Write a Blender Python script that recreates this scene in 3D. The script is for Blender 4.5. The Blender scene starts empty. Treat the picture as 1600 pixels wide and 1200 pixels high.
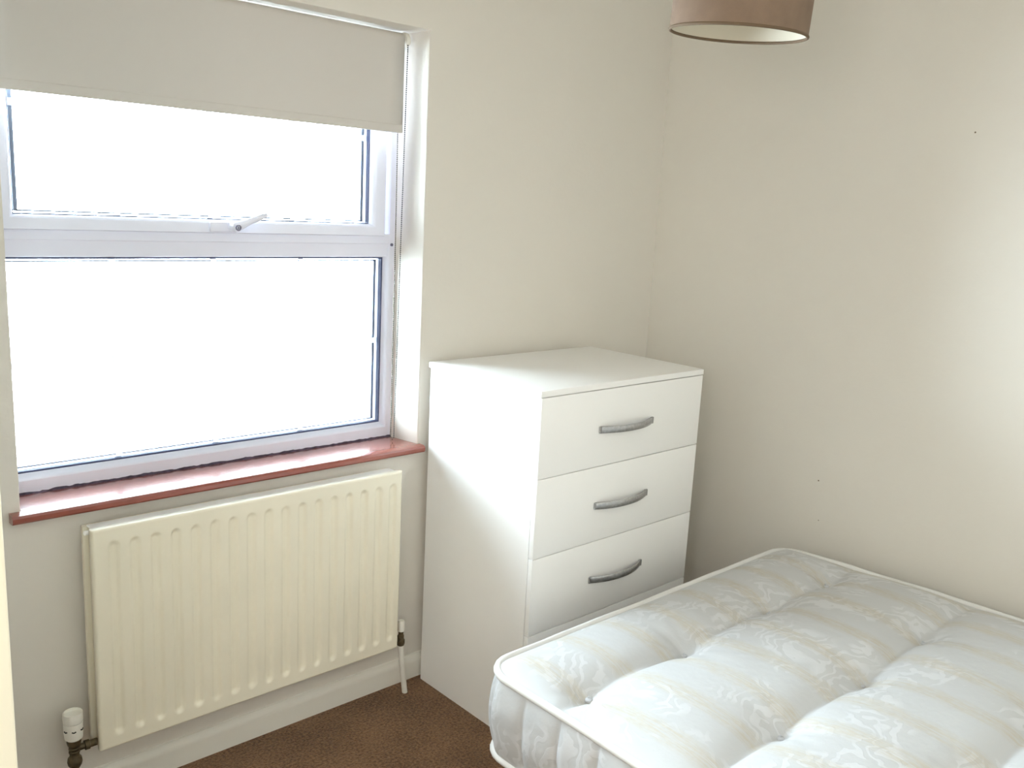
import bpy, bmesh, math, random
from mathutils import Vector, Matrix, noise
random.seed(3)
S = bpy.context.scene
COL = S.collection
PI = math.pi

# ------------------------------------------------------------------ camera
cam_d = bpy.data.cameras.new('camera')
cam = bpy.data.objects.new('camera', cam_d)
COL.objects.link(cam)
FW, RT, UP = ((.66615, .719626, -.195914), (.739819, -.670836, .051446), (.094404, .179212, .979271))
CAM = (-2.87084, -2.30201, 1.62341)
cam.matrix_world = Matrix(((RT[0], UP[0], -FW[0], CAM[0]), (RT[1], UP[1], -FW[1], CAM[1]),
                           (RT[2], UP[2], -FW[2], CAM[2]), (0, 0, 0, 1)))
cam_d.sensor_width = 36
cam_d.lens = 1401.505 * 36 / 1600
cam_d.clip_start = .02
S.camera = cam

# ------------------------------------------------------------------ sky, lamps, exposure
SKY, FILL = 82.0, 36.0
w = bpy.data.worlds.new('overcast_sky'); S.world = w; w.use_nodes = True
nt = w.node_tree; nt.nodes.clear()
tc = nt.nodes.new('ShaderNodeTexCoord'); sx = nt.nodes.new('ShaderNodeSeparateXYZ')
nt.links.new(tc.outputs['Generated'], sx.inputs[0])
rp = nt.nodes.new('ShaderNodeValToRGB')
# hazy white daylight: brightest along the horizon, falling off towards the zenith and the ground
er = rp.color_ramp.elements
for i, (el, v) in enumerate(((-1, .26), (-.35, .50), (-.06, .95), (.08, 1.0), (.40, .48), (1, .30))):
    e = er[i] if i < 2 else er.new((el + 1) / 2)
    e.position = (el + 1) / 2; e.color = (v * .815, v * .905, v, 1)
mr = nt.nodes.new('ShaderNodeMapRange')
mr.inputs[1].default_value = -1; mr.inputs[2].default_value = 1
nt.links.new(sx.outputs['Z'], mr.inputs[0]); nt.links.new(mr.outputs[0], rp.inputs[0])
bg = nt.nodes.new('ShaderNodeBackground'); bg.inputs[1].default_value = SKY
nt.links.new(rp.outputs[0], bg.inputs[0])
wo = nt.nodes.new('ShaderNodeOutputWorld'); nt.links.new(bg.outputs[0], wo.inputs[0])

pl = bpy.data.lights.new('window_portal', 'AREA'); pl.shape = 'RECTANGLE'; pl.size = 1.3; pl.size_y = 1.4
pl.cycles.is_portal = True
po = bpy.data.objects.new('window_portal', pl); COL.objects.link(po)
po.location = (-1.76, .31, 1.48); po.rotation_euler = (-PI / 2, 0, 0)     # faces into the room

hl = bpy.data.lights.new('fill_lamp', 'POINT'); hl.shadow_soft_size = .22; hl.energy = FILL  # added fill light from behind the camera, no fitting stands here
hl.color = (1.0, .97, .93)
ho = bpy.data.objects.new('fill_lamp', hl); COL.objects.link(ho); ho.location = (-3.5, -2.35, 1.85)

S.view_settings.view_transform = 'Standard'; S.view_settings.look = 'None'
S.view_settings.gamma = 1; S.view_settings.use_curve_mapping = False
S.view_settings.exposure = 0.0
S.cycles.max_bounces = 10; S.cycles.diffuse_bounces = 7; S.cycles.transparent_max_bounces = 16
S.cycles.caustics_reflective = False; S.cycles.caustics_refractive = False
S.cycles.use_denoising = True

# ------------------------------------------------------------------ materials
def lin(c):
    return tuple((v / 12.92 if v <= .04045 else ((v + .055) / 1.055) ** 2.4) for v in [x / 255 for x in c])

def mat(name, rgb, rough=.5, spec=.5, metal=0, coat=0, bump=None, vary=None, sheen=0):
    """bump=(scale, strength, distance); vary=(scale, amount) tints the colour by noise"""
    m = bpy.data.materials.new(name); m.use_nodes = True
    t = m.node_tree; b = t.nodes['Principled BSDF']
    c = (*lin(rgb), 1)
    b.inputs['Base Color'].default_value = c
    b.inputs['Roughness'].default_value = rough
    b.inputs['Specular IOR Level'].default_value = spec
    b.inputs['Metallic'].default_value = metal
    b.inputs['Coat Weight'].default_value = coat
    b.inputs['Sheen Weight'].default_value = sheen
    if bump or vary:
        co = t.nodes.new('ShaderNodeTexCoord')
    if vary:
        n = t.nodes.new('ShaderNodeTexNoise'); n.inputs['Scale'].default_value = vary[0]
        n.inputs['Detail'].default_value = 5
        t.links.new(co.outputs['Object'], n.inputs['Vector'])
        r = t.nodes.new('ShaderNodeValToRGB')
        lo = tuple(v * (1 - vary[1]) for v in c[:3]); hi = tuple(min(1, v * (1 + vary[1])) for v in c[:3])
        r.color_ramp.elements[0].position = .3; r.color_ramp.elements[1].position = .7
        r.color_ramp.elements[0].color = (*lo, 1); r.color_ramp.elements[1].color = (*hi, 1)
        t.links.new(n.outputs[0], r.inputs[0]); t.links.new(r.outputs[0], b.inputs['Base Color'])
    if bump:
        n2 = t.nodes.new('ShaderNodeTexNoise'); n2.inputs['Scale'].default_value = bump[0]
        n2.inputs['Detail'].default_value = 4
        t.links.new(co.outputs['Object'], n2.inputs['Vector'])
        bp = t.nodes.new('ShaderNodeBump'); bp.inputs['Strength'].default_value = bump[1]
        bp.inputs['Distance'].default_value = bump[2]
        t.links.new(n2.outputs[0], bp.inputs['Height']); t.links.new(bp.outputs[0], b.inputs['Normal'])
    return m

M = {}
M['wall'] = mat('cream_emulsion', (226, 221, 212), .75, .25, bump=(60, .25, .002), vary=(2.2, .012))
M['ceiling'] = mat('white_ceiling_paint', (238, 237, 233), .85, .2)
M['gloss'] = mat('white_gloss_paint', (235, 232, 222), .35, .4, bump=(40, .1, .002))
M['jamb'] = mat('cream_gloss_paint', (244, 240, 220), .4, .4)
M['upvc'] = mat('white_plastic_frame', (234, 236, 250), .35, .4)
M['gasket'] = mat('dark_rubber', (66, 72, 104), .6, .3)
M['spacer'] = mat('grey_aluminium_spacer', (150, 158, 182), .4, .4, metal=.3)
M['wood'] = mat('varnished_mahogany', (146, 82, 70), .22, .5, coat=.6, vary=(9, .12))
M['sealant'] = mat('dirty_sealant', (72, 66, 80), .8, .2, vary=(60, .4))
M['radiator'] = mat('yellowed_radiator_enamel', (238, 231, 211), .38, .4, vary=(5, .03))
M['radiator_lit'] = mat('lit_radiator_enamel', (248, 247, 242), .3, .4)  # whiter than the panels: window light on the top painted in
M['brass'] = mat('tarnished_brass', (96, 84, 62), .5, .5, metal=.6, vary=(80, .3))
M['white_plastic'] = mat('white_plastic', (238, 235, 226), .4, .4)
M['dark_mark'] = mat('dark_print', (50, 48, 48), .6, .2)
M['blind'] = mat('off_white_blind_fabric', (212, 207, 201), .85, .15, bump=(900, .15, .0005))
M['bead'] = mat('grey_chain_beads', (42, 40, 38), .4, .5)
M['chest'] = mat('white_foil_board', (246, 245, 243), .42, .4, bump=(300, .03, .0005))
M['chest_gap'] = mat('white_carcass_board', (225, 222, 214), .5, .3)
M['handle'] = mat('brushed_aluminium', (178, 178, 180), .34, .5, metal=.9, vary=(120, .15))
M['chrome'] = mat('chrome', (120, 118, 140), .25, .5, metal=.9)
M['shade'] = mat('taupe_lampshade_fabric', (128, 108, 92), .85, .15, bump=(500, .3, .001), vary=(30, .06))
M['shade_inner'] = mat('white_shade_lining', (206, 197, 180), .7, .2)
M['shade_hem'] = mat('brown_shade_hem', (108, 90, 72), .8, .2)
M['tape'] = mat('white_edge_tape', (226, 225, 222), .6, .3, bump=(200, .3, .001))
M['tuft'] = mat('grey_felt_tuft', (196, 198, 202), .7, .3)
M['base'] = mat('pale_divan_fabric', (205, 200, 190), .85, .2, bump=(300, .3, .001))

# carpet: brown short pile
m = mat('brown_carpet', (128, 92, 62), .95, .1, bump=(220, 1.0, .008), sheen=.15)
t = m.node_tree; b = t.nodes['Principled BSDF']; co = t.nodes.new('ShaderNodeTexCoord')
n1 = t.nodes.new('ShaderNodeTexNoise'); n1.inputs['Scale'].default_value = 130; n1.inputs['Detail'].default_value = 3
n2 = t.nodes.new('ShaderNodeTexNoise'); n2.inputs['Scale'].default_value = 6; n2.inputs['Detail'].default_value = 4
mx = t.nodes.new('ShaderNodeMix'); mx.data_type = 'FLOAT'; mx.inputs[0].default_value = .3
rr = t.nodes.new('ShaderNodeValToRGB')
rr.color_ramp.elements[0].position = .35; rr.color_ramp.elements[1].position = .65
rr.color_ramp.elements[0].color = (*lin((92, 64, 40)), 1); rr.color_ramp.elements[1].color = (*lin((152, 115, 82)), 1)
for n in (n1, n2): t.links.new(co.outputs['Object'], n.inputs['Vector'])
t.links.new(n1.outputs[0], mx.inputs[2]); t.links.new(n2.outputs[0], mx.inputs[3])
t.links.new(mx.outputs[0], rr.inputs[0]); t.links.new(rr.outputs[0], b.inputs['Base Color'])
M['carpet'] = m

# thin clear glass
m = bpy.data.materials.new('window_glass'); m.use_nodes = True; t = m.node_tree; t.nodes.clear()
tr = t.nodes.new('ShaderNodeBsdfTransparent'); tr.inputs[0].default_value = (.93, .95, .95, 1)
gl = t.nodes.new('ShaderNodeBsdfGlossy'); gl.inputs['Roughness'].default_value = .02
fr = t.nodes.new('ShaderNodeFresnel'); fr.inputs[0].default_value = 1.35
ms = t.nodes.new('ShaderNodeMixShader'); o = t.nodes.new('ShaderNodeOutputMaterial')
t.links.new(fr.outputs[0], ms.inputs[0]); t.links.new(tr.outputs[0], ms.inputs[1]); t.links.new(gl.outputs[0], ms.inputs[2])
t.links.new(ms.outputs[0], o.inputs[0]); M['glass'] = m

# translucent white glazing bars
m = bpy.data.materials.new('translucent_white_plastic'); m.use_nodes = True; t = m.node_tree; t.nodes.clear()
d1 = t.nodes.new('ShaderNodeBsdfDiffuse'); d1.inputs[0].default_value = (.85, .85, .88, 1)
d2 = t.nodes.new('ShaderNodeBsdfTranslucent'); d2.inputs[0].default_value = (.9, .9, .92, 1)
ms = t.nodes.new('ShaderNodeMixShader'); ms.inputs[0].default_value = .6; o = t.nodes.new('ShaderNodeOutputMaterial')
t.links.new(d1.outputs[0], ms.inputs[1]); t.links.new(d2.outputs[0], ms.inputs[2]); t.links.new(ms.outputs[0], o.inputs[0])
M['bar'] = m

# mattress damask: white satin with woven tan stripes and scrolling flowers
def damask(name, stripes=True):
    m = bpy.data.materials.new(name); m.use_nodes = True; t = m.node_tree; b = t.nodes['Principled BSDF']
    N, L = t.nodes.new, t.links.new
    co = N('ShaderNodeTexCoord'); sp = N('ShaderNodeSeparateXYZ'); L(co.outputs['Object'], sp.inputs[0])
    def math_(op, a, bb=None, clamp=False):
        n = N('ShaderNodeMath'); n.operation = op; n.use_clamp = clamp
        for i, v in enumerate((a, bb)):
            if v is None: continue
            if isinstance(v, (int, float)): n.inputs[i].default_value = v
            else: L(v, n.inputs[i])
        return n.outputs[0]
    # flowers: petals from a warped voronoi, sprays from a warped wave
    nz = N('ShaderNodeTexNoise'); nz.inputs['Scale'].default_value = 9; nz.inputs['Detail'].default_value = 2
    L(co.outputs['Object'], nz.inputs['Vector'])
    va = N('ShaderNodeVectorMath'); va.operation = 'MULTIPLY_ADD'
    L(nz.outputs['Color'], va.inputs[0]); va.inputs[1].default_value = (.16, .16, .16); L(co.outputs['Object'], va.inputs[2])
    vo = N('ShaderNodeTexVoronoi'); vo.inputs['Scale'].default_value = 16; vo.feature = 'SMOOTH_F1'
    L(va.outputs[0], vo.inputs['Vector'])
    wv = N('ShaderNodeTexWave'); wv.wave_type = 'RINGS'; wv.rings_direction = 'SPHERICAL'
    wv.inputs['Scale'].default_value = 9; wv.inputs['Distortion'].default_value = 9; wv.inputs['Detail'].default_value = 2
    wv.inputs['Detail Scale'].default_value = 1.4
    L(va.outputs[0], wv.inputs['Vector'])
    big = N('ShaderNodeTexNoise'); big.inputs['Scale'].default_value = 5.5; L(co.outputs['Object'], big.inputs['Vector'])
    area = math_('MULTIPLY', math_('SUBTRACT', big.outputs[0], .47), 14, True)
    petals = math_('MULTIPLY', math_('SUBTRACT', .30, vo.outputs['Distance']), 12, True)
    scroll = math_('MULTIPLY', math_('SUBTRACT', wv.outputs['Fac'], .62), 9, True)
    fl = math_('MULTIPLY', math_('MAXIMUM', petals, scroll), area, True)
    mix1 = N('ShaderNodeMix'); mix1.data_type = 'RGBA'
    mix1.inputs[6].default_value = (*lin((194, 195, 196)), 1); mix1.inputs[7].default_value = (*lin((206, 207, 209)), 1)
    L(fl, mix1.inputs[0])
    col = mix1.outputs[2]
    rough = math_('SUBTRACT', .46, math_('MULTIPLY', fl, .12))
    if stripes:
        wob = N('ShaderNodeTexNoise'); wob.inputs['Scale'].default_value = 3; L(co.outputs['Object'], wob.inputs['Vector'])
        xs = math_('ADD', sp.outputs['X'], math_('MULTIPLY', math_('SUBTRACT', wob.outputs[0], .5), .03))
        ph = math_('ABSOLUTE', math_('SUBTRACT', math_('FRACT', math_('ADD', math_('MULTIPLY', xs, 1 / .16), 40.35)), .5))
        band = math_('MULTIPLY', math_('SUBTRACT', .24, ph), 7, True)
        # thread lines and lacy breaks inside a stripe
        ln = N('ShaderNodeTexNoise'); ln.inputs['Scale'].default_value = 1; ln.inputs['Detail'].default_value = 3
        sc = N('ShaderNodeMapping'); sc.inputs['Scale'].default_value = (260, 16, 30)
        L(co.outputs['Object'], sc.inputs['Vector']); L(sc.outputs[0], ln.inputs['Vector'])
        lace = N('ShaderNodeTexVoronoi'); lace.inputs['Scale'].default_value = 70; L(co.outputs['Object'], lace.inputs['Vector'])
        thr = math_('MULTIPLY', math_('SUBTRACT', ln.outputs[0], .30), 3, True)
        thr = math_('MULTIPLY', thr, math_('ADD', .55, math_('MULTIPLY', lace.outputs['Distance'], .9)), True)
        st = math_('MULTIPLY', band, thr, True)
        mix2 = N('ShaderNodeMix'); mix2.data_type = 'RGBA'
        L(col, mix2.inputs[6]); mix2.inputs[7].default_value = (*lin((190, 180, 160)), 1)
        L(math_('MULTIPLY', st, .62), mix2.inputs[0]); col = mix2.outputs[2]
        rough = math_('ADD', rough, math_('MULTIPLY', st, .25))
    L(col, b.inputs['Base Color']); L(rough, b.inputs['Roughness'])
    b.inputs['Specular IOR Level'].default_value = .5
    b.inputs['Sheen Weight'].default_value = .1
    fine = N('ShaderNodeTexNoise'); fine.inputs['Scale'].default_value = 38; fine.inputs['Detail'].default_value = 4
    L(co.outputs['Object'], fine.inputs['Vector'])
    bp = N('ShaderNodeBump'); bp.inputs['Strength'].default_value = .35; bp.inputs['Distance'].default_value = .004
    L(math_('ADD', math_('MULTIPLY', fine.outputs[0], .8), math_('MULTIPLY', fl, .25)), bp.inputs['Height'])
    L(bp.outputs[0], b.inputs['Normal'])
    return m
M['damask'] = damask('striped_white_damask')
M['damask_side'] = damask('white_damask_border', False)

# right wall: same emulsion with three small chips
m = M['wall'].copy(); m.name = 'cream_emulsion_with_chips'; t = m.node_tree; b = t.nodes['Principled BSDF']
geo = t.nodes.new('ShaderNodeNewGeometry'); prev = None
for (yy, zz, rad) in ((-1.171, 1.905, .0026), (-.814, .727, .0026), (-.832, .585, .0018)):
    vd = t.nodes.new('ShaderNodeVectorMath'); vd.operation = 'DISTANCE'
    t.links.new(geo.outputs['Position'], vd.inputs[0]); vd.inputs[1].default_value = (0, yy, zz)
    lt = t.nodes.new('ShaderNodeMath'); lt.operation = 'LESS_THAN'; lt.inputs[1].default_value = rad
    t.links.new(vd.outputs['Value'], lt.inputs[0])
    if prev:
        ad = t.nodes.new('ShaderNodeMath'); ad.operation = 'MAXIMUM'
        t.links.new(prev, ad.inputs[0]); t.links.new(lt.outputs[0], ad.inputs[1]); prev = ad.outputs[0]
    else: prev = lt.outputs[0]
mx = t.nodes.new('ShaderNodeMix'); mx.data_type = 'RGBA'
src = b.inputs['Base Color'].links[0].from_socket
t.links.new(src, mx.inputs[6]); mx.inputs[7].default_value = (*lin((120, 106, 88)), 1)
t.links.new(prev, mx.inputs[0]); t.links.new(mx.outputs[2], b.inputs['Base Color'])
M['wall_chips'] = m

# ------------------------------------------------------------------ mesh helpers
def new_bm(): return bmesh.new()

def box(bm, x0, x1, y0, y1, z0, z1, bev=0, seg=2):
    r = bmesh.ops.create_cube(bm, size=1)
    vs = r['verts']
    for v in vs:
        v.co = Vector(((x0 + x1) / 2 + v.co.x * (x1 - x0), (y0 + y1) / 2 + v.co.y * (y1 - y0), (z0 + z1) / 2 + v.co.z * (z1 - z0)))
    if bev:
        es = list({e for v in vs for e in v.link_edges})
        bmesh.ops.bevel(bm, geom=es, offset=bev, segments=seg, profile=.6, affect='EDGES', clamp_overlap=True)

def grid(bm, pts, close_u=False, close_v=False):
    """pts[i][j] -> quads"""
    V = [[bm.verts.new(p) for p in row] for row in pts]
    ni, nj = len(V), len(V[0])
    for i in range(ni if close_u else ni - 1):
        for j in range(nj if close_v else nj - 1):
            a, b_, c, d = V[i][j], V[(i + 1) % ni][j], V[(i + 1) % ni][(j + 1) % nj], V[i][(j + 1) % nj]
            try: bm.faces.new((a, b_, c, d))
            except ValueError: pass
    return V

def lathe(bm, prof, c, axis='z', n=24, caps=True):
    """prof = [(radius, height)] about an axis through c"""
    rows = []
    for (r, h) in prof:
        row = []
        for k in range(n):
            a = 2 * PI * k / n
            u, v = r * math.cos(a), r * math.sin(a)
            p = {'z': (u, v, h), 'x': (h, u, v), 'y': (u, h, v)}[axis]
            row.append(Vector(c) + Vector(p))
        rows.append(row)
    V = grid(bm, rows, close_v=True)
    if caps:
        for row in (V[0], V[-1]):
            try: bm.faces.new(row)
            except ValueError: pass

def tube(bm, path, r, n=10, closed=False, radii=None):
    path = [Vector(p) for p in path]; rows = []; L = len(path); prev = None
    for i, p in enumerate(path):
        a = path[(i - 1) % L] if (closed or i) else p
        b_ = path[(i + 1) % L] if (closed or i < L - 1) else p
        t_ = (b_ - a).normalized()
        if prev is None:
            ref = Vector((0, 0, 1)) if abs(t_.z) < .9 else Vector((1, 0, 0))
            nrm = t_.cross(ref).normalized()
        else:
            nrm = (prev - t_ * prev.dot(t_)).normalized()
        prev = nrm; bn = t_.cross(nrm)
        rad = radii[i] if radii else r
        rows.append([p + nrm * rad * math.cos(2 * PI * k / n) + bn * rad * math.sin(2 * PI * k / n) for k in range(n)])
    V = grid(bm, rows, close_u=closed, close_v=True)
    if not closed:
        for row in (V[0], V[-1]): bm.faces.new(row)

def ring_xz(bm, x0, x1, z0, z1, prof, kz=1.0):
    """mitred rectangular frame; prof = closed list of (inset, y)"""
    rows = []
    for (i, y) in prof:
        j = i * kz
        rows.append([(x0 + i, y, z0 + j), (x1 - i, y, z0 + j), (x1 - i, y, z1 - j), (x0 + i, y, z1 - j)])
    grid(bm, rows, close_u=True, close_v=True)

def obj(name, bm, material, parent=None, smooth=False, label=None, kind=None):
    bmesh.ops.recalc_face_normals(bm, faces=bm.faces)
    me = bpy.data.meshes.new(name)
    if parent is not None:
        off = Vector((0, 0, 0)); q = parent
        while q: off += q.location; q = q.parent
        for v in bm.verts: v.co -= off
    bm.to_mesh(me); bm.free()
    me.materials.append(material)
    o = bpy.data.objects.new(name, me); COL.objects.link(o)
    if parent is not None: o.parent = parent
    if smooth:
        for p in me.polygons: p.use_smooth = True
        if smooth != 'all':
            try: me.set_sharp_from_angle(angle=math.radians(35))
            except Exception: pass
    if label: o['label'] = label
    if kind: o['kind'] = kind
    return o

def thing(name, label, cat, loc, kind=None):
    o = bpy.data.objects.new(name, None); COL.objects.link(o); o.location = loc
    o.empty_display_size = .05
    o['label'] = label; o['category'] = cat
    if kind: o['kind'] = kind
    return o

def tag(o, label, cat, kind=None):
    o['label'] = label; o['category'] = cat
    if kind: o['kind'] = kind
    return o

# ================================================================== THE SETTING
WL, WR, WB, WT = -2.334, -1.150, .811, 2.126        # window opening in wall_back
CZ = 2.45

bm = new_bm()
# window wall: one skin with the opening, rounded plaster arrises
def wall_with_hole(bm, xa, xb, za, zb, hx0, hx1, hz0, hz1, y0, y1):
    xs = [xa, hx0, hx1, xb]; zs = [za, hz0, hz1, zb]
    for y in (y0, y1):
        V = [[bm.verts.new((x, y, z)) for z in zs] for x in xs]
        for i in range(3):
            for j in range(3):
                if (i, j) != (1, 1): bm.faces.new((V[i][j], V[i + 1][j], V[i + 1][j + 1], V[i][j + 1]))
        if y == y0: F = V
        else: B = V
    for (a, c) in (((1, 1), (2, 1)), ((2, 1), (2, 2)), ((2, 2), (1, 2)), ((1, 2), (1, 1))):
        bm.faces.new((F[a[0]][a[1]], F[c[0]][c[1]], B[c[0]][c[1]], B[a[0]][a[1]]))
    es = []
    for (a, c) in (((1, 1), (2, 1)), ((2, 1), (2, 2)), ((2, 2), (1, 2)), ((1, 2), (1, 1))):
        es.append(bm.edges.get((F[a[0]][a[1]], F[c[0]][c[1]])))
    bmesh.ops.bevel(bm, geom=es, offset=.005, segments=3, profile=.5, affect='EDGES')
    V = [bm.verts.new((x, y, z)) for (x, y, z) in ((xa, y0, za), (xa, y1, za), (xa, y1, zb), (xa, y0, zb))]
    bm.faces.new(V)
    V = [bm.verts.new((x, y, z)) for (x, y, z) in ((xb, y0, za), (xb, y1, za), (xb, y1, zb), (xb, y0, zb))]
    bm.faces.new(V)
wall_with_hole(bm, -2.75, .12, 0, CZ, WL, WR, WB, WT, 0, .30)
obj('wall_back', bm, M['wall'], smooth=True, kind='structure')
bm = new_bm(); box(bm, 0, .12, -3.3, 0, 0, CZ); obj('wall_right', bm, M['wall_chips'], kind='structure')
bm = new_bm(); box(bm, -2.74, -2.615, -1.055, 0, 0, CZ); obj('wall_left', bm, M['wall'], kind='structure')
bm = new_bm(); box(bm, -3.9, .12, -3.42, -3.3, 0, CZ); obj('wall_front', bm, M['wall'], kind='structure')
bm = new_bm(); box(bm, -4.0, -3.9, -3.42, -1.055, 0, CZ); obj('wall_landing', bm, M['wall'], kind='structure')
bm = new_bm(); box(bm, -4.0, -2.73, -1.055, -.93, 0, CZ); obj('wall_return', bm, M['wall'], kind='structure')
bm = new_bm(); box(bm, -4.0, .12, -3.42, .30, -.08, 0); obj('floor', bm, M['carpet'], kind='structure', label='brown carpeted floor')
bm = new_bm(); box(bm, -4.0, .12, -3.42, .30, CZ, CZ + .1); obj('ceiling', bm, M['ceiling'], kind='structure')
# cream lined end of the left wall, at the very left of the picture
bm = new_bm(); box(bm, -2.755, -2.607, -1.08, -1.045, 0, CZ, .003)
obj('trim_1', bm, M['jamb'], kind='structure', label='cream gloss door lining at the left edge')

def skirting(name, run, along, face, sgn):
    """moulded skirting board: torus top, 15 mm thick"""
    prof = [(0, 0), (.015, 0), (.015, .055), (.0145, .062), (.012, .069), (.008, .075), (.006, .082), (0, .084)]
    bm = new_bm(); rows = []
    for s in run:
        row = []
        for (d, z) in prof:
            row.append((s, face + sgn * d, z) if along == 'x' else (face + sgn * d, s, z))
        rows.append(row)
    V = grid(bm, rows, close_v=True)
    for r_ in V: bm.faces.new(r_)
    return obj(name, bm, M['gloss'], smooth=True, kind='structure')
skirting('baseboard_back', (-2.615, 0), 'x', 0, -1)
skirting('baseboard_right', (-3.3, -.015), 'y', 0, -1)

# ================================================================== WINDOW
FY = .16
win = bpy.data.objects.new('window_1', None); COL.objects.link(win); win.location = (-1.76, FY, .836)
win['kind'] = 'structure'
win['label'] = 'white plastic casement window with top opening light over a fixed pane'
bm = new_bm()
OX0, OX1, OZ0, OZ1 = -2.366, -1.1315, .815, 2.134
ring_xz(bm, OX0, OX1, OZ0, OZ1, [(0, FY), (.038, FY), (.041, FY + .003), (.043, FY + .010), (.050, FY + .020), (.052, FY + .03), (.052, .235), (0, .235)], 1.2)
obj('outer_frame', bm, M['upvc'], win, smooth=True)
GX0, GX1 = OX0 + .052, OX1 - .052
# transom with a stepped face
bm = new_bm(); rows = []
for x in (OX0 + .040, OX1 - .040):
    rows.append([(x, y, z) for (y, z) in ((FY, 1.508), (FY, 1.478), (FY + .003, 1.476), (FY + .004, 1.474), (FY + .010, 1.435), (FY + .03, 1.430), (.235, 1.430), (.235, 1.508))])
V = grid(bm, rows, close_v=True)
for r_ in V: bm.faces.new(r_)
obj('transom', bm, M['upvc'], win, smooth=True)
# opening sash
SX0, SX1, SZ0, SZ1 = -2.325, -1.196, 1.502, 2.108
bm = new_bm()
ring_xz(bm, SX0, SX1, SZ0, SZ1, [(0, FY + .004), (0, FY - .010), (.003, FY - .014), (.036, FY - .014), (.040, FY - .012), (.047, FY - .002), (.050, FY + .008), (.050, .225), (0, .225)], .74)
sash = obj('opening_sash', bm, M['upvc'], win, smooth=True)
UX0, UX1, UZ0, UZ1 = SX0 + .050, SX1 - .050, SZ0 + .037, SZ1 - .037
LX0, LX1, LZ0, LZ1 = GX0, GX1, OZ0 + .0624, 1.430
def glazing(x0, x1, z0, z1, par, yg):
    bm = new_bm()
    ring_xz(bm, x0 - .002, x1 + .002, z0 - .002, z1 + .002, [(0, yg - .017), (.0045, yg - .015), (.0045, yg), (0, yg)])
    obj('gasket', bm, M['gasket'], par)
    bm = new_bm(); box(bm, x0 - .004, x1 + .004, yg, yg + .004, z0 - .004, z1 + .004)
    obj('glass_pane', bm, M['glass'], par)
    bm = new_bm(); box(bm, x0 - .004, x1 + .004, yg + .022, yg + .026, z0 - .004, z1 + .004)
    obj('glass_pane', bm, M['glass'], par)
    # spacer strip round the sealed unit, broken where the glazing bars meet it
    n = 4; bw = .009
    xs = [x0 + (x1 - x0) * k / n for k in range(n + 1)]; zm = (z0 + z1) / 2
    bm = new_bm(); ya, yb = yg + .006, yg + .020
    for k in range(n):
        a = xs[k] + (bw if k else .008); c = xs[k + 1] - (bw if k < n - 1 else .008)
        for zz in (z0 + .006, z1 - .012): box(bm, a, c, ya, yb, zz, zz + .004)
    for (za, zb) in ((z0 + .008, zm - bw), (zm + bw, z1 - .008)):
        for xx in (x0 + .008, x1 - .018): box(bm, xx, xx + .010, ya, yb, za, zb)
    obj('spacer', bm, M['spacer'], par)
    for k in range(1, n):
        bm = new_bm(); box(bm, xs[k] - bw, xs[k] + bw, yg + .010, yg + .0145, z0 - .002, z1 + .002, .002)
        obj('glazing_bar', bm, M['bar'], par)
    bm = new_bm(); box(bm, x0 - .002, x1 + .002, yg + .0095, yg + .015, zm - bw, zm + bw, .002)
    obj('glazing_bar', bm, M['bar'], par)
glazing(UX0, UX1, UZ0, UZ1, sash, FY + .026)
glazing(LX0, LX1, LZ0, LZ1, win, FY + .038)
# espagnolette handle on the sash
bm = new_bm(); yf = FY - .014
box(bm, -1.788, -1.705, yf - .012, yf + .001, 1.506, 1.534, .005, 3)
lathe(bm, [(.0145, 0), (.0150, -.020), (.0135, -.027), (.011, -.029)], (-1.722, yf - .010, 1.521), 'y', 20)
p0 = Vector((-1.724, yf - .031, 1.521)); p1 = Vector((-1.632, yf - .041, 1.5585))
path = [p0.lerp(p1, k / 8) for k in range(9)]
tube(bm, path, .01, 12, radii=[.0135, .0135, .0120, .0102, .0092, .0087, .0082, .0076, .0055])
h = obj('handle', bm, M['upvc'], sash, smooth=True, label='white lever handle with key lock')
# key barrel is a ring on the boss
bm = new_bm(); lathe(bm, [(.0085, .0), (.0085, -.0025), (.0055, -.0025), (.0055, .0), ], (-1.722, yf - .0452, 1.520), 'y', 18, caps=False)
box(bm, -1.7225, -1.7215, yf - .0475, yf - .0445, 1.516, 1.524)
obj('key_lock', bm, M['chrome'], sash, label='dark metal key barrel on the handle')
# frame joint screw cap at the right of the transom
bm = new_bm(); lathe(bm, [(.005, 0), (.005, -.003), (.003, -.004)], (-1.162, FY, 1.474), 'y', 12)
obj('screw_cap', bm, M['chrome'], win)
# varnished sill
bm = new_bm(); rows = []
def sill_prof(f):
    return [(f + .012, .8125), (f + .004, .8140), (f, .8190), (f, .8285), (f + .004, .8340), (f + .012, .836), (FY + .01, .836), (FY + .01, .8125)]
for (x, f, back) in ((-2.3605, -.034, None), (-1.143, -.034, None)):
    pr = sill_prof(f); pr = [(min(y, -.0005), z) for (y, z) in pr]
    rows.append([(x, y, z) for (y, z) in pr])
V = grid(bm, rows, close_v=True)
for r_ in V: bm.faces.new(r_)
V = grid(bm, [[(x, -.0006, .8125), (x, -.0006, .836), (x, FY + .02, .8232), (x, FY + .02, .8125)] for x in (WL + .002, WR - .002)], close_v=True)
for r_ in V: bm.faces.new(r_)
obj('window_sill', bm, M['wood'], win, smooth=True, label='glossy reddish brown wooden window sill')
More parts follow.
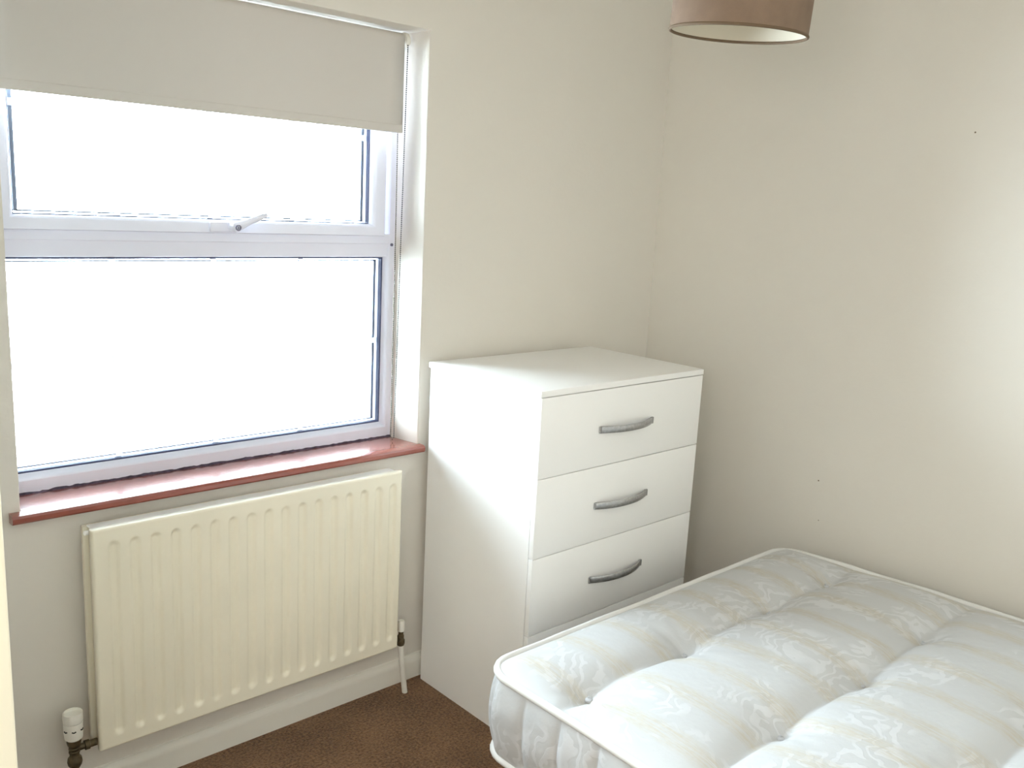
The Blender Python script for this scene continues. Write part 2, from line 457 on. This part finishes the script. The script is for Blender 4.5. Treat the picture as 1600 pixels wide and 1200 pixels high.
# grubby sealant bead along frame and sill
bm = new_bm(); n = 170; rows = []
for k in range(n + 1):
    x = OX0 + (OX1 - OX0) * k / n
    hgt = .0055 + .0035 * noise.noise((x * 60, 1.3, 0)) + .002 * noise.noise((x * 190, 4, 0)); d = .006 + .003 * noise.noise((x * 45, 7, 0))
    z = .8250
    rows.append([(x, FY + .001, z - .001), (x, FY - d, z - .001), (x, FY - d * .7, z + hgt * .45), (x, FY + .001, z + hgt)])
V = grid(bm, rows, close_v=True)
for r_ in (V[0], V[-1]): bm.faces.new(r_)
obj('sealant', bm, M['sealant'], win, smooth=True)

# ================================================================== ROLLER BLIND
bl = thing('roller_blind', 'off white roller blind drawn part way down the window', 'blind', (-1.79, .07, 1.82))
BX0, BX1 = -2.322, -1.201
BY = .060
bm = new_bm(); rows = []
ny = 24
xs_ = [BX0 + (BX1 - BX0) * j / 20 for j in range(21)]
RZ, RR = 2.098, .0185
for k in range(ny + 1):                                     # front skin wraps up over the roller
    z = 1.823 + (RZ - 1.823) * k / ny
    rows.append([(x, BY, z) for x in xs_])
for a in range(1, 9):
    th = a * PI / 8
    rows.append([(x, BY + RR - RR * math.cos(th), RZ + RR * math.sin(th)) for x in xs_])
grid(bm, rows)
fab = obj('fabric', bm, M['blind'], bl, smooth='all')
sm = fab.modifiers.new('thickness', 'SOLIDIFY'); sm.thickness = .0012; sm.offset = 0
bm = new_bm(); box(bm, BX0 + .001, BX1 - .001, BY - .0022, BY + .0065, 1.8215, 1.847, .004, 3)
obj('hem_bar', bm, M['blind'], bl, smooth=True)
bm = new_bm(); lathe(bm, [(RR - .002, BX0 - .003), (RR - .002, BX1 + .010)], (0, BY + RR, RZ), 'x', 24)
obj('roller_tube', bm, M['white_plastic'], bl, smooth=True)
for x, s_ in ((BX1 + .010, 1), (BX0 - .004, -1)):
    bm = new_bm(); lathe(bm, [(.020, -.006 * s_), (.0225, -.004 * s_), (.0225, .006 * s_), (.019, .010 * s_), (.006, .0115 * s_)], (x, BY + .016, RZ - .001), 'x', 28)
    obj('end_bracket', bm, M['white_plastic'], bl, smooth=True)
bm = new_bm()
def beads(path, step):
    for a, c in zip(path[:-1], path[1:]):
        a, c = Vector(a), Vector(c); n = max(1, int((c - a).length / step))
        for k in range(n):
            p = a.lerp(c, k / n)
            bmesh.ops.create_icosphere(bm, subdivisions=1, radius=.0024, matrix=Matrix.Translation(p))
    tube(bm, path, .0006, 5)
beads([(-1.1935, .0540, 2.080), (-1.1945, .062, 1.5), (-1.1905, .078, .845), (-1.1925, .083, .836), (-1.195, .090, .845), (-1.1955, .090, 1.5), (-1.1965, .094, 2.080)], .0062)
obj('bead_chain', bm, M['bead'], bl, label='grey bead pull chain looped down to the sill', kind='stuff')

# ================================================================== RADIATOR
RX0, RX1, RY, RZ0, RZ1 = -2.207, -1.280, -.104, .190, .790
rad = thing('radiator', 'yellowed cream panel radiator under the window sill', 'radiator', (-1.745, -.06, .0))
def panel(y, depth, x0, x1, front):
    """pressed steel panel: capsule shaped hollows pressed into the sheet, rolled edges"""
    bm = new_bm(); nx, nz = 17 * 14 + 8, 84
    xs = [x0 + (x1 - x0) * i / nx for i in range(nx + 1)]
    # denser rows near both ends of the hollows
    zs = [RZ0 + (RZ1 - RZ0) * (.5 - .5 * math.cos(PI * (j / nz))) for j in range(nz + 1)]
    cx = [-2.156 + k * .0525 for k in range(17)]
    za, zb, R = .240, .738, .0155
    rows = []
    for z in zs:
        row = []
        for x in xs:
            k = min(range(17), key=lambda q: abs(x - cx[q])) if front else 0
            d = 0
            if front:
                dz = max(za - z, z - zb, 0); r_ = math.hypot(x - cx[k], dz) / R
                if r_ < 1:
                    s = 1 - r_; s = min(1, s / .62); d = .0075 * s * s * (3 - 2 * s)
            e = min(x - x0, x1 - x, z - RZ0, RZ1 - z); ed = 0
            if e < .006: ed = .006 * (1 - math.sqrt(max(0, 1 - (1 - e / .006) ** 2)))
            row.append((x, y + d + ed, z))
        rows.append(row)
    V = grid(bm, rows)
    # return edges and back sheet
    rim = [V[0][i] for i in range(nx + 1)] + [V[j][nx] for j in range(1, nz + 1)] + [V[nz][i] for i in range(nx - 1, -1, -1)] + [V[j][0] for j in range(nz - 1, 0, -1)]
    back = [bm.verts.new((v.co.x, y + depth, v.co.z)) for v in rim]
    n = len(rim)
    for i in range(n): bm.faces.new((rim[i], rim[(i + 1) % n], back[(i + 1) % n], back[i]))
    bm.faces.new(back)
    return bm
obj('front_panel', panel(RY, .020, RX0, RX1, True), M['radiator'], rad, smooth='all')
bm = new_bm(); box(bm, RX0 - .004, -1.294, -.050, -.034, RZ0 + .004, RZ1 - .004, .004, 2)
obj('rear_panel', bm, M['radiator'], rad, smooth=True)
bm = new_bm()
box(bm, RX0 + .006, -1.296, -.0865, -.049, RZ1 - .006, RZ1 - .0012, .001, 1)
obj('top_cover', bm, M['radiator_lit'], rad, smooth=True)
bm = new_bm()
for k in range(34):                                          # convector fins between the panels
    x = RX0 + .03 + k * .0262
    box(bm, x, x + .0012, -.084, -.0495, RZ0 + .05, RZ1 - .02)
obj('convector_fins', bm, M['radiator'], rad, kind='stuff')
bm = new_bm(); lathe(bm, [(.006, 0), (.006, -.010), (.0045, -.011)], (RX0 + .002, -.077, RZ1 - .012), 'x', 12)
box(bm, RX0 - .0105, RX0 - .008, -.0785, -.0755, RZ1 - .0135, RZ1 - .0105)
obj('bleed_valve', bm, M['radiator_lit'], rad, smooth=True)
for x in (-2.06, -1.43):
    bm = new_bm(); box(bm, x - .015, x + .015, -.036, -.0005, .62, .72, .003)
    obj('wall_bracket', bm, M['radiator'], rad)
# thermostatic valve at the left foot
VX, VY = -2.259, -.068
bm = new_bm()
lathe(bm, [(.011, .150), (.0135, .155), (.0165, .160), (.018, .168), (.0165, .178), (.012, .184), (.0115, .192), (.0135, .194), (.0135, .198), (.0115, .200), (.0135, .203), (.0135, .207), (.0115, .209), (.0135, .212), (.0160, .217), (.0175, .224), (.0175, .232)], (VX, VY, 0), 'z', 20)
lathe(bm, [(.0085, .012), (.0085, .024), (.0125, .025), (.0125, .036), (.0095, .037), (.0095, .056)], (VX, VY, .203), 'x', 14)
tv = obj('thermostatic_valve', bm, M['brass'], rad, smooth=True, label='tarnished brass radiator valve with white control head')
bm = new_bm()
lathe(bm, [(.0175, .232), (.0215, .236), (.0232, .252), (.0232, .280)], (VX, VY, 0), 'z', 28)
obj('valve_body', bm, M['white_plastic'], tv, smooth=True)
bm = new_bm()
lathe(bm, [(.0225, .2805), (.0235, .282), (.0240, .292), (.0236, .306), (.0215, .3065), (.0205, .300), (.004, .299)], (VX, VY, 0), 'z', 28)
obj('valve_cap', bm, M['white_plastic'], tv, smooth=True)
bm = new_bm()
for a in (-112, -58, -165):                                       # printed index marks
    for q in range(4):
        th = math.radians(a + q * 6); c = Vector((VX + .0233 * math.cos(th), VY + .0233 * math.sin(th), .2605 + .0012 * abs(q - 1.5)))
        bmesh.ops.create_cube(bm, size=.0026, matrix=Matrix.Translation(c))
obj('index_mark', bm, M['dark_mark'], tv)
bm = new_bm(); lathe(bm, [(.0085, 0), (.0085, .152)], (VX, VY, 0), 'z', 16)
obj('pipe', bm, M['gloss'], rad, smooth=True)
# lockshield valve and pipe at the right foot
VX, VY = -1.249, -.075
bm = new_bm()
lathe(bm, [(.0075, .176), (.0115, .179), (.0135, .186), (.0135, .197), (.0105, .202), (.0105, .214), (.0085, .216), (.0085, .231)], (VX, VY, 0), 'z', 16)
lathe(bm, [(.008, -.040), (.008, -.014), (.012, -.013), (.012, -.004), (.008, 0)], (VX, VY, .204), 'x', 14)
lv = obj('lockshield_valve', bm, M['brass'], rad, smooth=True, label='small brass valve with white plastic cap')
bm = new_bm(); lathe(bm, [(.0095, .228), (.0115, .230), (.0112, .262), (.0095, .266)], (VX, VY, 0), 'z', 18)
obj('valve_cap', bm, M['white_plastic'], lv, smooth=True)
bm = new_bm(); tube(bm, [(VX, VY, .178), (VX + .006, VY, .12), (VX + .022, VY - .001, .0)], .0092, 14)
obj('pipe', bm, M['gloss'], rad, smooth=True, label='white painted pipe running down into the carpet')

# ================================================================== CHEST OF DRAWERS
DX0, DX1, DYF, DYB, DH = -1.138, -.376, -.554, -.033, 1.114
ch = thing('chest_of_drawers', 'white four drawer chest with grey bow handles in the corner', 'chest of drawers', ((DX0 + DX1) / 2, -.29, 0))
bm = new_bm()
box(bm, DX0 + .005, DX0 + .026, DYF + .0220, DYB - .004, 0, DH - .018)        # sides, back, bottom rail
box(bm, DX1 - .026, DX1 - .005, DYF + .0220, DYB - .004, 0, DH - .018)
box(bm, DX0 + .026, DX1 - .026, DYB - .012, DYB - .006, .05, DH - .02)
box(bm, DX0 + .026, DX1 - .026, DYF + .05, DYB - .012, .10, .116)
for z in (.852, .609, .366):
    box(bm, DX0 + .026, DX1 - .026, DYF + .022, DYF + .06, z - .009, z + .009)
obj('carcass', bm, M['chest'], ch)
bm = new_bm(); box(bm, DX0, DX1, DYF, DYB, DH - .018, DH, .0012, 2)
obj('top_board', bm, M['chest'], ch, smooth=True)
bm = new_bm(); box(bm, DX0 + .004, DX1 - .004, DYF + .003, DYF + .0185, .004, .1205, .001, 1)
obj('plinth', bm, M['chest'], ch)
def handle_bm(zc):
    bm = new_bm(); xc = (DX0 + DX1) / 2; hw = .121; n = 28; rows = []
    for k in range(n + 1):
        u = -1 + 2 * k / n
        d = .0285 * (1 - abs(u) ** 2.2)
        x = xc + u * hw; hh = .0105
        y = DYF - d - .0012
        rows.append([(x, y - .0030, zc - hh * .75), (x, y - .0042, zc), (x, y - .0030, zc + hh * .75), (x, y - .0012, zc + hh), (x, y + .0014, zc + hh), (x, y + .0014, zc - hh), (x, y - .0012, zc - hh)])
    V = grid(bm, rows, close_v=True)
    for r_ in (V[0], V[-1]): bm.faces.new(r_)
    for s in (-1, 1):                                             # feet that meet the drawer front
        box(bm, xc + s * hw - .006, xc + s * hw + .006, DYF - .0045, DYF + .0008, zc - .0105, zc + .0105, .001, 1)
    return bm
Z = [1.0945, .8535, .6105, .3675, .1245]
for k in range(4):
    bm = new_bm(); za, zb = Z[k + 1] + .0013, Z[k] - .0013
    box(bm, DX0 + .004, DX1 - .002, DYF + .0005, DYF + .0180, za, zb, .0012, 2)
    d = obj('drawer', bm, M['chest'], ch, smooth=True)
    bm = new_bm()                                                 # drawer box behind the front
    box(bm, DX0 + .036, DX0 + .048, DYF + .07, DYB - .03, za + .03, zb - .04)
    box(bm, DX1 - .048, DX1 - .036, DYF + .07, DYB - .03, za + .03, zb - .04)
    box(bm, DX0 + .048, DX1 - .048, DYF + .07, DYB - .03, za + .03, za + .036)
    obj('drawer_box', bm, M['chest_gap'], d)
    obj('handle', handle_bm((za + zb) / 2 - .004), M['handle'], d, smooth=True, label='brushed grey metal bow handle')

# ================================================================== MATTRESS AND BASE
MX0, MX1, MY0, MY1 = -1.503, -.145, -2.69, -.785
MT, MB = .497, .275
RC = .075
mt = thing('mattress', 'bare white striped damask mattress with tufted top', 'mattress', (-.80, -1.74, MB))
def bend(x, y):
    """the far edge bows in towards the corner by the chest"""
    t_ = max(0, MY1 - y); f = (x - MX0) / (MX1 - MX0)
    return x + f * .105 * (1 - math.exp(-t_ / .65)) - .012 * (1 - f) * min(1, t_ / .9)
def round_rect(x, y, inset=0):
    x0, x1, y0, y1 = MX0 + inset, MX1 - inset, MY0 + inset, MY1 - inset
    r_ = RC - inset * .5
    cx_ = min(max(x, x0 + r_), x1 - r_); cy_ = min(max(y, y0 + r_), y1 - r_)
    a, c = (x - cx_) / r_, (y - cy_) / r_
    if a and c:
        x, y = cx_ + r_ * a * math.sqrt(max(0, 1 - c * c / 2)), cy_ + r_ * c * math.sqrt(max(0, 1 - a * a / 2))
    return x, y
TUFTS = []
for k, y in enumerate((-1.035, -1.405, -1.775, -2.145, -2.51)):
    for x in ((-1.395, -1.035, -.635, -.315) if k % 2 == 0 else (-1.17, -.81, -.468)):
        TUFTS.append((x, y))
ROWS = sorted({y for _, y in TUFTS})
def top_h(x, y, xe, ye):
    e = min(x - MX0, MX1 - x, y - MY0, MY1 - y)
    h_ = .042 * (1 - math.exp(-e / .060))
    edge = 1 - math.exp(-e / .07)
    for ry in ROWS:
        dy = abs(y - ry - .006 * math.sin(x * 9 + ry * 5))
        if dy < .25: h_ -= .035 * math.exp(-dy / .046) * edge
    for (tx, ty) in TUFTS:
        dx, dy = x - tx, y - ty; r_ = math.hypot(dx, dy)
        if r_ < .4:
            h_ -= .034 * math.exp(-r_ / .060) * edge
            th = math.atan2(dy, dx)
            h_ += .0022 * math.sin(th * 9 + tx * 40) * math.exp(-r_ / .09) * min(1, r_ / .03)
    for (tx, ty) in TUFTS[:4]:                                      # creases run from the first tufts to the window end
        if y > ty:
            h_ -= .007 * math.exp(-abs(x - tx - .12 * (y - ty) * (-1 if tx > -.9 else -.35)) / .014) * math.exp(-(y - ty) / .16) * edge
    for (tx, ty) in (TUFTS[0], TUFTS[8] if len(TUFTS) > 8 else TUFTS[0]):
        if x < tx: h_ -= .012 * math.exp(-abs(y - ty) / .03) * edge
    h_ += .0035 * noise.noise((x * 6, y * 6, 2)) * edge
    return h_
nx, ny = 136, 190
bm = new_bm(); rows = []
for j in range(ny + 1):
    row = []
    for i in range(nx + 1):
        u, v_ = i / nx, j / ny
        x, y = MX0 + (MX1 - MX0) * u, MY0 + (MY1 - MY0) * v_
        px, py = round_rect(x, y)
        z = MT + top_h(x, y, px, py)
        row.append((bend(px, py), py, z))
    rows.append(row)
grid(bm, rows)
obj('top_panel', bm, M['damask'], mt, smooth='all')
def outline(step=.006, off=0.0):
    pts = []
    r_ = RC
    segs = [((MX0 + r_, MY1), (MX1 - r_, MY1)), ((MX1, MY1 - r_), (MX1, MY0 + r_)), ((MX1 - r_, MY0), (MX0 + r_, MY0)), ((MX0, MY0 + r_), (MX0, MY1 - r_))]
    cen = [(MX1 - r_, MY1 - r_, 90), (MX1 - r_, MY0 + r_, 0), (MX0 + r_, MY0 + r_, -90), (MX0 + r_, MY1 - r_, -180)]
    nrm = [(0, 1), (1, 0), (0, -1), (-1, 0)]
    for k in range(4):
        (xa, ya), (xb, yb) = segs[k]; L = math.hypot(xb - xa, yb - ya); n = int(L / step)
        for q in range(n): pts.append((xa + (xb - xa) * q / n, ya + (yb - ya) * q / n, *nrm[k]))
        cx_, cy_, a0 = cen[k]; n = int(r_ * PI / 2 / step)
        for q in range(n):
            a = math.radians(a0 - 90 * q / n)
            pts.append((cx_ + r_ * math.cos(a), cy_ + r_ * math.sin(a), math.cos(a), math.sin(a)))
    return pts
OUT = outline()
# quilted border: vertical stitched channels that puff out between the piping
bm = new_bm(); rows = []; nz = 18; per = .006
seam = .118
def border(sv, zf):
    ph = (sv / seam) % 1; d = min(ph, 1 - ph) * seam
    puff = .023 * math.sin(PI * zf) ** .8
    return puff - .015 * math.exp(-d / .012) * math.sin(PI * zf) ** .5
s_acc = .05; pts_rows = []
for k, (x, y, nx_, ny_) in enumerate(OUT):
    col_ = []
    for j in range(nz + 1):
        zf = j / nz; o_ = border(s_acc, zf) + .003 * noise.noise((x * 20, y * 20, zf * 4))
        z = MB + .006 + (MT - MB - .006) * zf
        col_.append((bend(x + nx_ * o_, y + ny_ * o_), y + ny_ * o_, z))
    pts_rows.append(col_)
    q = OUT[(k + 1) % len(OUT)]; s_acc += math.hypot(q[0] - x, q[1] - y)
grid(bm, pts_rows, close_u=True)
obj('side_border', bm, M['damask_side'], mt, smooth='all', label='white quilted mattress side with stitched channels')
for z, rr_ in ((MT + .001, .0100), (MB + .008, .0095)):
    bm = new_bm()
    tube(bm, [(bend(x + a * .003, y), y + c * .003, z + .0022 * noise.noise((x * 9, y * 9, z)) ) for (x, y, a, c) in OUT[::3]], rr_, 10, closed=True)
    obj('piping', bm, M['tape'], mt, smooth='all', label='white taped edge piping')
bm = new_bm(); rows = []
for j in range(25):
    rows.append([(bend(*round_rect(MX0 + (MX1 - MX0) * i / 20, MY0 + (MY1 - MY0) * j / 24)), round_rect(MX0 + (MX1 - MX0) * i / 20, MY0 + (MY1 - MY0) * j / 24)[1], MB + .006) for i in range(21)])
grid(bm, rows); obj('bottom_panel', bm, M['damask_side'], mt)
tm = None
for (x, y) in TUFTS:
    zt = MT + top_h(x, y, x, y); X = bend(x, y)
    if tm is None:
        bm = new_bm()
        lathe(bm, [(.0005, .0045), (.005, .0045), (.0085, .003), (.0095, 0), (.0085, -.003), (.004, -.0045)], (0, 0, 0), 'z', 12)
        bmesh.ops.create_icosphere(bm, subdivisions=1, radius=.003, matrix=Matrix.Translation((.001, .002, .006)))
        o = obj('tuft', bm, M['tuft'], None, smooth=True); tm = o.data
        o['label'] = 'pale grey felt tuft button'
    else:
        o = bpy.data.objects.new('tuft', tm); COL.objects.link(o)
    o.parent = mt; o.location = Vector((X + .004, y + .006, zt + .003)) - mt.location

# divan base the mattress lies on
db = thing('bed_base', 'low pale fabric bed base under the mattress', 'bed base', (-.80, -1.74, 0))
bm = new_bm()
def base_pt(x, y): return (bend(x, y), y)
rows = []
for z, ins in ((.045, .032), (.05, .03), (.268, .03), (MB - .0005, .034)):
    ring = []
    for (x, y, a, c) in OUT[::4]:
        xx, yy = x - a * ins, y - c * ins
        ring.append((bend(xx, yy), yy, z))
    rows.append(ring)
V = grid(bm, rows, close_v=True); bm.faces.new(V[0]); bm.faces.new(V[-1])
obj('divan_box', bm, M['base'], db, smooth=True)
for x in (MX0 + .12, -.22):
    for y in (MY0 + .12, MY1 - .12):
        bm = new_bm(); lathe(bm, [(.022, 0), (.026, .02), (.018, .046)], (x, y, 0), 'z', 14)
        obj('foot', bm, M['gasket'], db, smooth=True)

# ================================================================== PENDANT LAMP
LC = Vector((-1.135, -1.093, 2.010)); LR = .148; LH = .20
lamp = thing('pendant_lamp', 'taupe fabric drum lampshade hanging at the top of the picture', 'lamp', (LC.x, LC.y, LC.z))
# the shade hangs a little askew on its holder
dv = Vector((LC.x - CAM[0], LC.y - CAM[1], 0)).normalized(); rv = dv.cross(Vector((0, 0, 1)))
TILT = Matrix.Rotation(math.radians(2.8), 4, dv) @ Matrix.Rotation(math.radians(3.2), 4, rv)
PIV = LC + Vector((0, 0, .05))
def askew(bm):
    for v in bm.verts: v.co = PIV + TILT @ (v.co - PIV)
    return bm
bm = new_bm(); lathe(bm, [(LR, .006), (LR, LH)], LC, 'z', 72, caps=False)
lathe(bm, [(LR + .0004, LH * .98), (LR + .0004, LH)], LC, 'z', 72, caps=False)
sh = obj('shade', askew(bm), M['shade'], lamp, smooth='all')
bm = new_bm(); lathe(bm, [(LR - .0022, .003), (LR - .0022, LH - .002)], LC, 'z', 72, caps=False)
obj('shade_lining', askew(bm), M['shade_inner'], lamp, smooth='all', label='pale inner lining of the shade')
for z in (.003, LH):
    bm = new_bm(); tube(bm, [(LC.x + (LR - .001) * math.cos(2 * PI * k / 72), LC.y + (LR - .001) * math.sin(2 * PI * k / 72), LC.z + z) for k in range(72)], .0034, 8, closed=True)
    obj('shade_hem', askew(bm), M['shade_hem'], lamp, smooth='all')
bm = new_bm()
for k in range(3):
    a = 2 * PI * k / 3 + .3
    tube(bm, [(LC.x + .02 * math.cos(a), LC.y + .02 * math.sin(a), LC.z + LH - .045), (LC.x + (LR - .002) * math.cos(a), LC.y + (LR - .002) * math.sin(a), LC.z + LH - .003)], .0016, 6)
tube(bm, [(LC.x + .02 * math.cos(2 * PI * k / 20), LC.y + .02 * math.sin(2 * PI * k / 20), LC.z + LH - .045) for k in range(20)], .002, 6, closed=True)
obj('shade_carrier', askew(bm), M['white_plastic'], lamp)
bm = new_bm(); lathe(bm, [(.0165, LH - .085), (.0185, LH - .08), (.0185, LH - .03), (.013, LH - .012), (.004, LH)], LC, 'z', 20)
obj('lamp_holder', askew(bm), M['white_plastic'], lamp, smooth=True)
bm = new_bm(); tube(bm, [(LC.x, LC.y, LC.z + LH - .005), (LC.x, LC.y, CZ - .02)], .0032, 8)
obj('flex', bm, M['white_plastic'], lamp, smooth=True)
bm = new_bm(); lathe(bm, [(.008, CZ - LC.z - .03), (.02, CZ - LC.z - .026), (.04, CZ - LC.z - .012), (.042, CZ - LC.z - .0005)], LC, 'z', 28)
obj('ceiling_rose', bm, M['white_plastic'], lamp, smooth=True)
